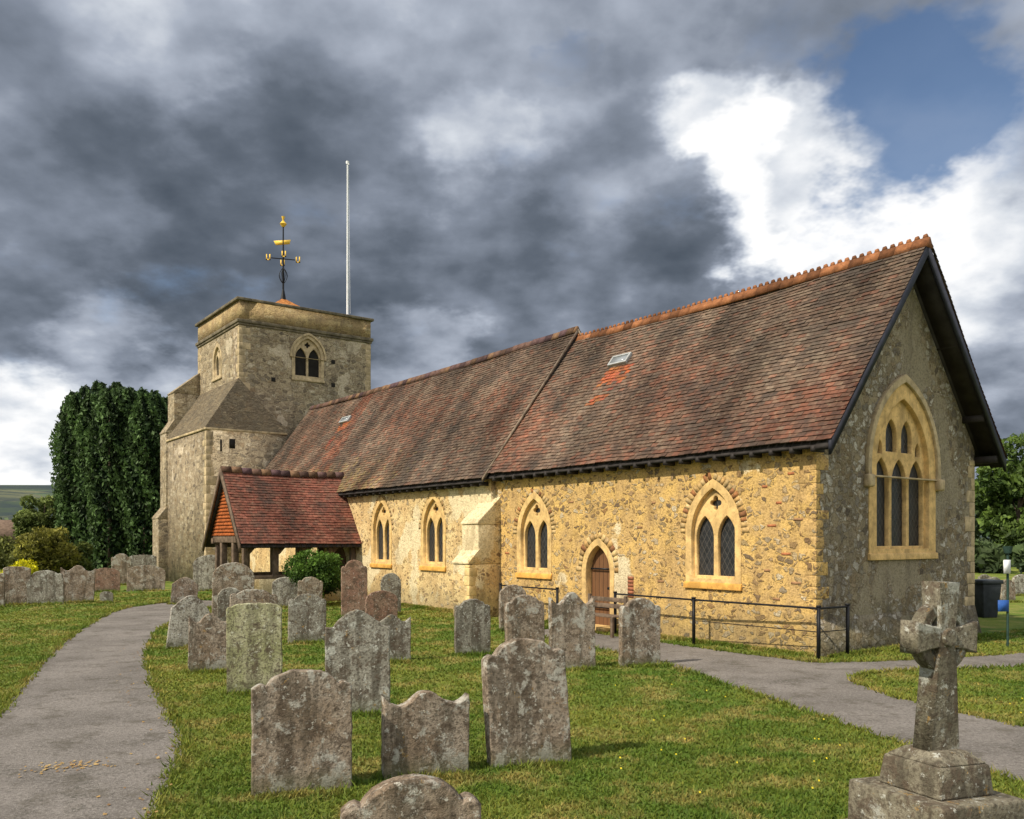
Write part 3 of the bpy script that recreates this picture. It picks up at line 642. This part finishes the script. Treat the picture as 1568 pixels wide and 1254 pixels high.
L=[(388,537,1028,1210,'s','b',.13,20,0),(587,716,1060,1185,'w','b',.13,20,1),(750,872,980,1168,'s','b',.15,18,-2.5),
(500,597,935,1092,'g','g',.1,16,-.5),(350,431,925,1060,'f','n',.13,14,0),(290,352,940,1028,'w','b',.1,22,1),(352,422,903,968,'s','b',.1,22,2),
(256,312,912,992,'p','w',.1,25,7),(326,388,862,950,'r','b',.1,20,0),(335,372,900,962,'r','g',.1,20,-2),(442,498,910,984,'s','g',.1,20,1),(418,456,884,930,'r','w',.08,20,-2),
(523,562,858,945,'s','r',.1,18,0),(560,608,905,958,'r','r',.08,20,0),(583,613,878,940,'r','g',.08,20,1),(570,628,942,1013,'w','g',.1,20,1),
(697,750,918,1002,'s','g',.1,18,0),(775,833,912,1002,'s','b',.12,20,-1),(765,806,896,965,'r','b',.1,20,0),(843,910,908,1024,'w','b',.12,20,0),(950,1008,917,1019,'s','b',.12,22,0),
(297,350,850,905,'r','w',.1,22,0),(455,492,884,935,'s','b',.08,20,2),(262,300,884,925,'p','b',.08,24,5),(5,42,868,926,'f','b',.1,24,2),(45,95,874,925,'s','g',.1,22,-2),(93,141,866,922,'w','b',.12,20,3),
(141,182,870,906,'r','r',.1,22,0),(172,200,848,896,'s','b',.1,20,0),(196,251,866,905,'r','b',.1,20,2),(200,238,850,893,'f','g',.1,20,0),(154,172,906,923,'r','g',.12,20,0),(-40,4,872,930,'s','b',.1,20,0),
(1512,1530,884,915,'r','g',.1,20,0),(1534,1552,888,922,'s','b',.1,20,0),(1552,1575,880,912,'r','w',.1,20,0),(1500,1515,880,905,'s','g',.1,20,0)]
for a in L: stone(*a[:7],rz=a[7]+random.uniform(-2,2),lean=a[8]+random.uniform(-.7,.7),tilt=random.uniform(-4,2))
x,y=(630-784)/1330*3.95,3.95
pts=[(px*.30,py*.9+.006*noise.noise((px*8,0,3))) for px,py in prof('s')]; pts=([(.30,-.2)]+pts+[(-.30,-.2)])[::-1]
me=plate_mesh('gravestone',[pts],.12,.06,.015); me.transform(MZ); ob=link(me,'gravestone',GM['b']); ob.location=(x,y,0); ob.rotation_euler=(0,0,math.radians(14)); GR.append((x,y,.6))
cx,cyw=(1428-784)/1330*5.2,5.2
cr=empty('celtic_cross_memorial',(cx,cyw,0)); cr.rotation_euler=(0,math.radians(2.2),math.radians(24))
m_cross=gravemat('cross_stone',(.19,.17,.12),(.28,.25,.185),(.42,.42,.37),.60,.61,.6)
mb=MB(); mb.box(-.50,.50,-.50,.50,-.2,.20); mb.make('base_step',m_cross,cr,.025)
mb=MB(); mb.box(-.345,.345,-.345,.345,.2,.50); mb.make('middle_step',m_cross,cr,.02)
mb=MB(); mb.hexa([(-.225,-.225,.50),(.225,-.225,.50),(.225,.225,.50),(-.225,.225,.50),(-.205,-.205,.68),(.205,-.205,.68),(.205,.205,.68),(-.205,.205,.68)]); mb.hexa([(-.2,-.2,.68),(.2,-.2,.68),(.2,.2,.68),(-.2,.2,.68),(-.12,-.12,.745),(.12,-.12,.745),(.12,.12,.745),(-.12,.12,.745)]);mb.make('top_step',m_cross,cr,.015)
z0=.73; zt=1.73; zcn=1.41
def cm(pts,depth,nm):
    me=plate_mesh(nm,pts,depth,depth/2,.01); me.transform(MZ); link(me,nm,m_cross,cr)
cm([[(-.115,z0),(.115,z0),(.07,zcn-.12),(.055,zcn-.05),(.13,zcn-.06),(.245,zcn-.085),(.245,zcn+.085),(.13,zcn+.06),(.055,zcn+.05),(.08,zt),(-.08,zt),(-.055,zcn+.05),(-.13,zcn+.06),(-.245,zcn+.085),(-.245,zcn-.085),(-.13,zcn-.06),(-.055,zcn-.05),(-.07,zcn-.12)]],.13,'cross_shaft')
cir=lambda r:[(r*math.cos(t),zcn+r*math.sin(t)) for t in [2*math.pi*i/40 for i in range(40)]]
cm([cir(.20),cir(.145)],.09,'wheel_ring'); cm([cir(.045)],.17,'boss')
GR.append((cx,cyw-.4,1.1))
x,y=GP(1543,990); sp=empty('notice_post',(x,y,0),.2); mb=MB(); mb.tube((0,0,-.1),(0,0,1.75),.022); mb.tube((0,0,1.72),(0,0,1.85),.06,.09,n=8); mb.make('post',simple('green_paint',(.03,.06,.05),.5),sp)
mb=MB(); mb.box(-.22,-.0,-.03,-.01,.65,.86); mb.make('notice',simple('blue_sign',(.03,.10,.35),.5),sp)
mb=MB(); mb.box(-.12,.02,-.05,-.03,1.35,1.6); mb.make('placard',m_white,sp)
x,y=GP(1508,945); bn=empty('litter_bin',(x,y,0),.2); mb=MB(); mb.hexa([(-.2,-.2,0),(.2,-.2,0),(.2,.2,0),(-.2,.2,0),(-.27,-.27,.85),(.27,-.27,.85),(.27,.27,.85),(-.27,.27,.85)]); mb.box(-.3,.3,-.3,.3,.85,.95); mb.tube((-.2,.3,.1),(.2,.3,.1),.1,n=10); mb.make('bin_body',simple('dark_plastic',(.03,.035,.04),.5),bn,.02)
bx,by=cw(-4.6,-.75); be=empty('garden_bench',(bx,by,0),ANG); mb=MB()
for k in range(3): mb.box(-.6,.6,-.2+k*.13,-.1+k*.13,.4,.43)
for k in range(2): mb.box(-.6,.6,.2,.23,.55+k*.13,.64+k*.13)
for s in(-.55,.55): mb.box(s-.03,s+.03,-.2,-.14,0,.4); mb.box(s-.03,s+.03,.17,.23,0,.82)
mb.make('slats',m_oak,be,.005)
# ---------------- foliage
def leaf_mesh(name,C,size,cols,up=0.0):
    n=len(C); a=rng.normal(size=(n,3)); a[:,2]+=up; a/=np.linalg.norm(a,axis=1)[:,None]
    b=rng.normal(size=(n,3)); b-=a*(a*b).sum(1)[:,None]; b/=np.linalg.norm(b,axis=1)[:,None]; s=np.asarray(size).reshape(-1,1)*rng.uniform(.6,1.3,(n,1))
    v=np.stack([C-a*s-b*s*.15,C+b*s*.5,C+a*s,C-b*s*.5],1).reshape(-1,3)
    f=np.arange(4*n).reshape(-1,4); c=np.repeat(cols,4,axis=0); return fast_mesh(name,v,f,c)
def crown(centres,radii,n,leaf,base,lite,name,parent,up=.0,shell=.75):
    centres=np.array(centres);radii=np.array(radii); k=rng.choice(len(centres),n,p=radii**2/np.sum(radii**2))
    d_=rng.normal(size=(n,3)); d_/=np.linalg.norm(d_,axis=1)[:,None]; r=radii[k]*(shell+(1-shell)*rng.random(n))*rng.uniform(.85,1.18,n)
    C=centres[k]+d_*r[:,None]
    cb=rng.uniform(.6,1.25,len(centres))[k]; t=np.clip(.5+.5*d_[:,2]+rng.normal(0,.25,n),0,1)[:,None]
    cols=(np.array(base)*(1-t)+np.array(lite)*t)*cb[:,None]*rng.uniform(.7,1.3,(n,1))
    link(leaf_mesh(name,C,np.full(n,leaf),cols,up),name,m_leaf,parent)
m_bark=simple('bark',(.10,.075,.055),.95,.35,8,.6)
def tree(name,x,y,h,r,n,leaf,base,lite,ncl=26,low=.3):
    t=empty(name,(x,y,0)); mb=MB(); mb.tube((0,0,-.2),(0,0,h*.45),r*.07+.05,r*.05,n=8); mb.tube((0,0,h*.45),(.2,0,h*.85),r*.05,.03,n=6)
    cs=[];rs=[]
    for i in range(ncl):
        a=random.uniform(0,2*math.pi); zf=random.uniform(low,.92); rr=r*math.sqrt(max(0,1-((zf-.58)/.45)**2))*random.uniform(.3,.85)
        c=(rr*math.cos(a),rr*math.sin(a),h*zf); cs.append(c); rs.append(r*random.uniform(.18,.36))
        if i%2==0: mb.tube((0,0,h*zf*.6),c,.06,.02,n=5)
    mb.make('trunk',m_bark,t); crown(cs,rs,n,leaf,base,lite,'crown',t)
cy_t=[(98,602,0),(118,592,1),(140,588,.2),(165,590,1.2),(188,594,.3),(205,602,1.5),(222,604,.1),(243,608,.9),(256,622,.4),(130,600,-1.3),(180,598,-1.2),(228,612,-1.4),(105,612,-1.1),(152,596,-1.8),(206,606,-1.9)]
for i,(u,vt,dy) in enumerate(cy_t):
    u=u+14+random.uniform(-3,3); y=50+dy*1.5; x=(u-784)/1330*y; h=2+(824-vt-random.uniform(-7,4))/1330*y
    t=empty('cypress_tree',(x,y,0)); mb=MB(); mb.tube((0,0,-.2),(0,0,h*.9),.16,.04,n=6)
    n=9000; zz_=rng.random(n)**.9; ang=rng.random(n)*2*math.pi
    wd_=random.uniform(.88,1.05)
    prof_=wd_*np.clip((1.01-zz_)/.24,0,1)**.55*(.76+.24*np.clip(zz_/.25,0,1))
    lob=1+.15*np.sin(ang*4+zz_*9+i)+.10*np.sin(ang*7+zz_*38+2*i)+.08*np.sin(ang*11-zz_*70+i)
    rr=prof_*lob*(1-.4*rng.random(n)**2)
    C=np.stack([rr*np.cos(ang),rr*np.sin(ang),.25+zz_*(h-.25)+rng.normal(0,.08,n)],1)
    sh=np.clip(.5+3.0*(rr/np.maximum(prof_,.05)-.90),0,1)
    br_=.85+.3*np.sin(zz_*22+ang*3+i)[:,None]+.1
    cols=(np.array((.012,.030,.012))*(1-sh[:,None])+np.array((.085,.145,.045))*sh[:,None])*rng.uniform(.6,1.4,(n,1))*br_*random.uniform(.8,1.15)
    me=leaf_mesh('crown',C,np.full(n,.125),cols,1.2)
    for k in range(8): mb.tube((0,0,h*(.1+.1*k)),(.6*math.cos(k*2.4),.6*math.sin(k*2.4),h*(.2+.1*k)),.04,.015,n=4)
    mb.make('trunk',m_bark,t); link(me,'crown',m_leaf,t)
Gd=(.03,.058,.016);Gl=(.135,.205,.042)
tree('birch_tree',-26.8,49.5,4.6,1.5,7000,.12,(.08,.12,.03),(.26,.32,.09))
for(u,v,y,r,c1,c2) in((70,805,40,1.5,(.09,.10,.02),(.36,.34,.07)),(20,825,42,1.4,(.08,.10,.03),(.25,.27,.07)),(100,832,41,1.1,(.05,.08,.02),(.18,.22,.05)),(-60,800,45,2.2,Gd,Gl)):
    x=(u-784)/1330*y; h=2+(824-v)/1330*y; e=empty('garden_shrub',(x,y,0)); mb=MB()
    cs=[(random.uniform(-.7,.7)*r,random.uniform(-.5,.5)*r,random.uniform(.3,.85)*h) for _ in range(14)]
    for c in cs[:8]: mb.tube((0,0,-.1),c,.04,.015,n=5)
    mb.make('stems',m_bark,e); crown(cs,[r*random.uniform(.25,.42) for _ in cs],5000,.10,c1,c2,'leaves',e)
e=empty('flowering_gorse',(-21.8,38.5,0)); cs=[(random.uniform(-.6,.6),random.uniform(-.3,.3),random.uniform(.3,.8)) for _ in range(8)]; crown(cs,[.3]*8,2200,.06,(.3,.3,.01),(.75,.7,.02),'blossom',e)
bx,by=cw(-15.5,-2.2); e=empty('holly_bush',(bx,by,0)); mb=MB(); cs=[]
for _ in range(34):
    a=random.uniform(0,6.28); z=random.uniform(.3,1.42); rr=.95*math.sqrt(max(.05,1-((z-.6)/1.0)**2))*random.uniform(.2,1); cs.append((rr*math.cos(a),rr*math.sin(a),z))
for c in cs[:10]: mb.tube((0,0,-.1),c,.035,.012,n=5)
mb.make('stems',m_bark,e); crown(cs,[random.uniform(.22,.38) for _ in cs],19000,.045,(.03,.065,.015),(.13,.24,.035),'leaves',e,shell=.6)
for(x,y,h,r) in((40,66,9.5,4.5),(48,72,11,5),(35,60,7.5,3.2),(56,80,12,6),(44,58,6.5,3)):
    tree('oak_tree',x,y,h,r,9000,.24,Gd,Gl,ncl=34,low=.15)
def mass(name,x0,y0,x1,y1,h,n):
    cs=[];rs=[]
    for i in range(n):
        t=i/(n-1); r=h*random.uniform(.28,.5); cs.append((x0+(x1-x0)*t+random.uniform(-2,2),y0+(y1-y0)*t+random.uniform(-3,3),h*random.uniform(.25,.65))); rs.append(r)
    e=empty(name); crown(cs,rs,9000,.5,(.035,.055,.03),(.11,.16,.06),'canopy',e)
mass('distant_trees',-120,140,-40,150,5.5,34); mass('distant_trees',45,95,110,80,10,30); mass('distant_hedge',-52,75,-20,82,2.4,30); mass('distant_hedge',24,50,50,44,1.6,30)
hx,hy=(8-784)/1330*62,62; hs=empty('distant_cottage',(hx,hy,0),.3); mb=MB(); mb.box(-3,3,-2,2,0,1.9); mb.make('walls',simple('brick_wall',(.3,.2,.14),.9),hs)
mb=MB(); mb.hexa([(-3.3,-2.3,1.8),(3.3,-2.3,1.8),(3.3,2.3,1.8),(-3.3,2.3,1.8),(-2.6,-.02,3.3),(2.6,-.02,3.3),(2.6,.02,3.3),(-2.6,.02,3.3)]); mb.make('roof',simple('brown_roof',(.16,.11,.08),.9),hs)
mb=MB()
for k in(-2,0,1.6): mb.box(k,k+.7,-2.02,-1.98,.7,1.5)
mb.box(2.2,2.7,-.3,.3,2.6,4.0); mb.make('windows_and_chimney',m_dark,hs)
# ---------------- grass blades
N=420000; yy=np.exp(rng.uniform(math.log(2.8),math.log(32),N)); xx=yy*rng.uniform(-.78,.78,N)
keep=~(inpoly(xx,yy,PLs)|inpoly(xx,yy,PRs))
cX=(xx-5.15)*.592-(yy-14.7)*.806; cY=(xx-5.15)*.806+(yy-14.7)*.592
keep&=~((cX<0.02)&(cY>-.0)); keep&=~((cX<-16.9)&(cX>-20)&(cY>-3.9))
keep&=~((abs(xx-cx)<.6)&(abs(yy-cyw)<.6))
xx=xx[keep];yy=yy[keep]
ex_=[];ey_=[]
for(x,y,wd) in GR:
    k=int(900/(1+y*.1)); ex_.append(x+rng.uniform(-wd*.6,wd*.6,k)); ey_.append(y-.12+rng.normal(0,.06,k))
for (X0,X1,Y) in((-9,0,-.06),(-16.9,-9.9,-.22)):
    k=9000; X=rng.uniform(X0,X1,k); Yy=Y-np.abs(rng.normal(0,.07,k)); ex_.append(5.15+.592*X+.806*Yy); ey_.append(14.7-.806*X+.592*Yy)
k=5000; X=.2+np.abs(rng.normal(0,.1,k)); Yy=rng.uniform(0,5.5,k); ex_.append(5.15+.592*X+.806*Yy); ey_.append(14.7-.806*X+.592*Yy)
for PP in (PLs,PRs):
    Pn=np.array(PP); k=9000; i=rng.integers(0,len(Pn),k); t=rng.random((k,1)); q=Pn[i]*(1-t)+Pn[(i+1)%len(Pn)]*t+rng.normal(0,.04,(k,2))
    q=q[(q[:,1]>3)]; ex_.append(q[:,0]); ey_.append(q[:,1])
exx=np.concatenate(ex_);eyy=np.concatenate(ey_); n0=len(xx); xx=np.concatenate([xx,exx]);yy=np.concatenate([yy,eyy]); n=len(xx)
tuft=np.zeros(n,bool); tuft[n0:]=True
hgt=rng.uniform(.014,.034,n)*(1+.02*yy); hgt[tuft]*=rng.uniform(1,2.4,tuft.sum()); wdt=.0035+.0009*yy
ang=rng.random(n)*math.pi; lx=rng.normal(0,.6,n)*hgt; ly=rng.normal(0,.6,n)*hgt
dx=np.cos(ang)*wdt;dy=np.sin(ang)*wdt; z=np.zeros(n)
v=np.stack([np.stack([xx-dx,yy-dy,z],1),np.stack([xx+dx,yy+dy,z],1),np.stack([xx+lx,yy+ly,hgt],1)],1).reshape(-1,3)
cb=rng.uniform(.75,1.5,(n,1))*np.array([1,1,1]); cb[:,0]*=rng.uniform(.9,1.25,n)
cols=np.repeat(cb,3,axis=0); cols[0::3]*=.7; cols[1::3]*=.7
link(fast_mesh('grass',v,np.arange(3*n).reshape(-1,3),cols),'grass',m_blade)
mb=MB()
for _ in range(45):
    y=random.uniform(4.5,12); x=y*random.uniform(.1,.6)
    if inpoly(np.array([x]),np.array([y]),PRs)[0] : continue
    r=.007; zf=.035; c=(.6,.48,.03); mb.quad((x-r,y-r,zf),(x+r,y-r,zf),(x+r,y+r,zf+.01),(x-r,y+r,zf+.01),c)
mb.make('dandelions',m_brick)
mb=MB()
for k in range(170):
    if k<90: x=-3.85+random.gauss(0,.17); y=7.55+random.gauss(0,.11)+.3*(x+3.85)
    else:
        y=random.uniform(5,16); i=min(range(len(PLs)//2),key=lambda q:abs(PLs[q][1]-y)); x=PLs[i][0]-abs(random.gauss(0,.25))
    r=random.uniform(.008,.02); a=random.random()*3; c=random.choice([(.34,.22,.09),(.38,.27,.12),(.22,.13,.06)])
    ca,sa=math.cos(a)*r,math.sin(a)*r; mb.quad((x-ca,y-sa,.012),(x+sa,y-ca,.014),(x+ca,y+sa,.02),(x-sa,y+ca,.012),c)
mb.make('fallen_leaves',m_brick)
sc.view_settings.view_transform='Standard'; sc.view_settings.look='None'; sc.view_settings.exposure=0
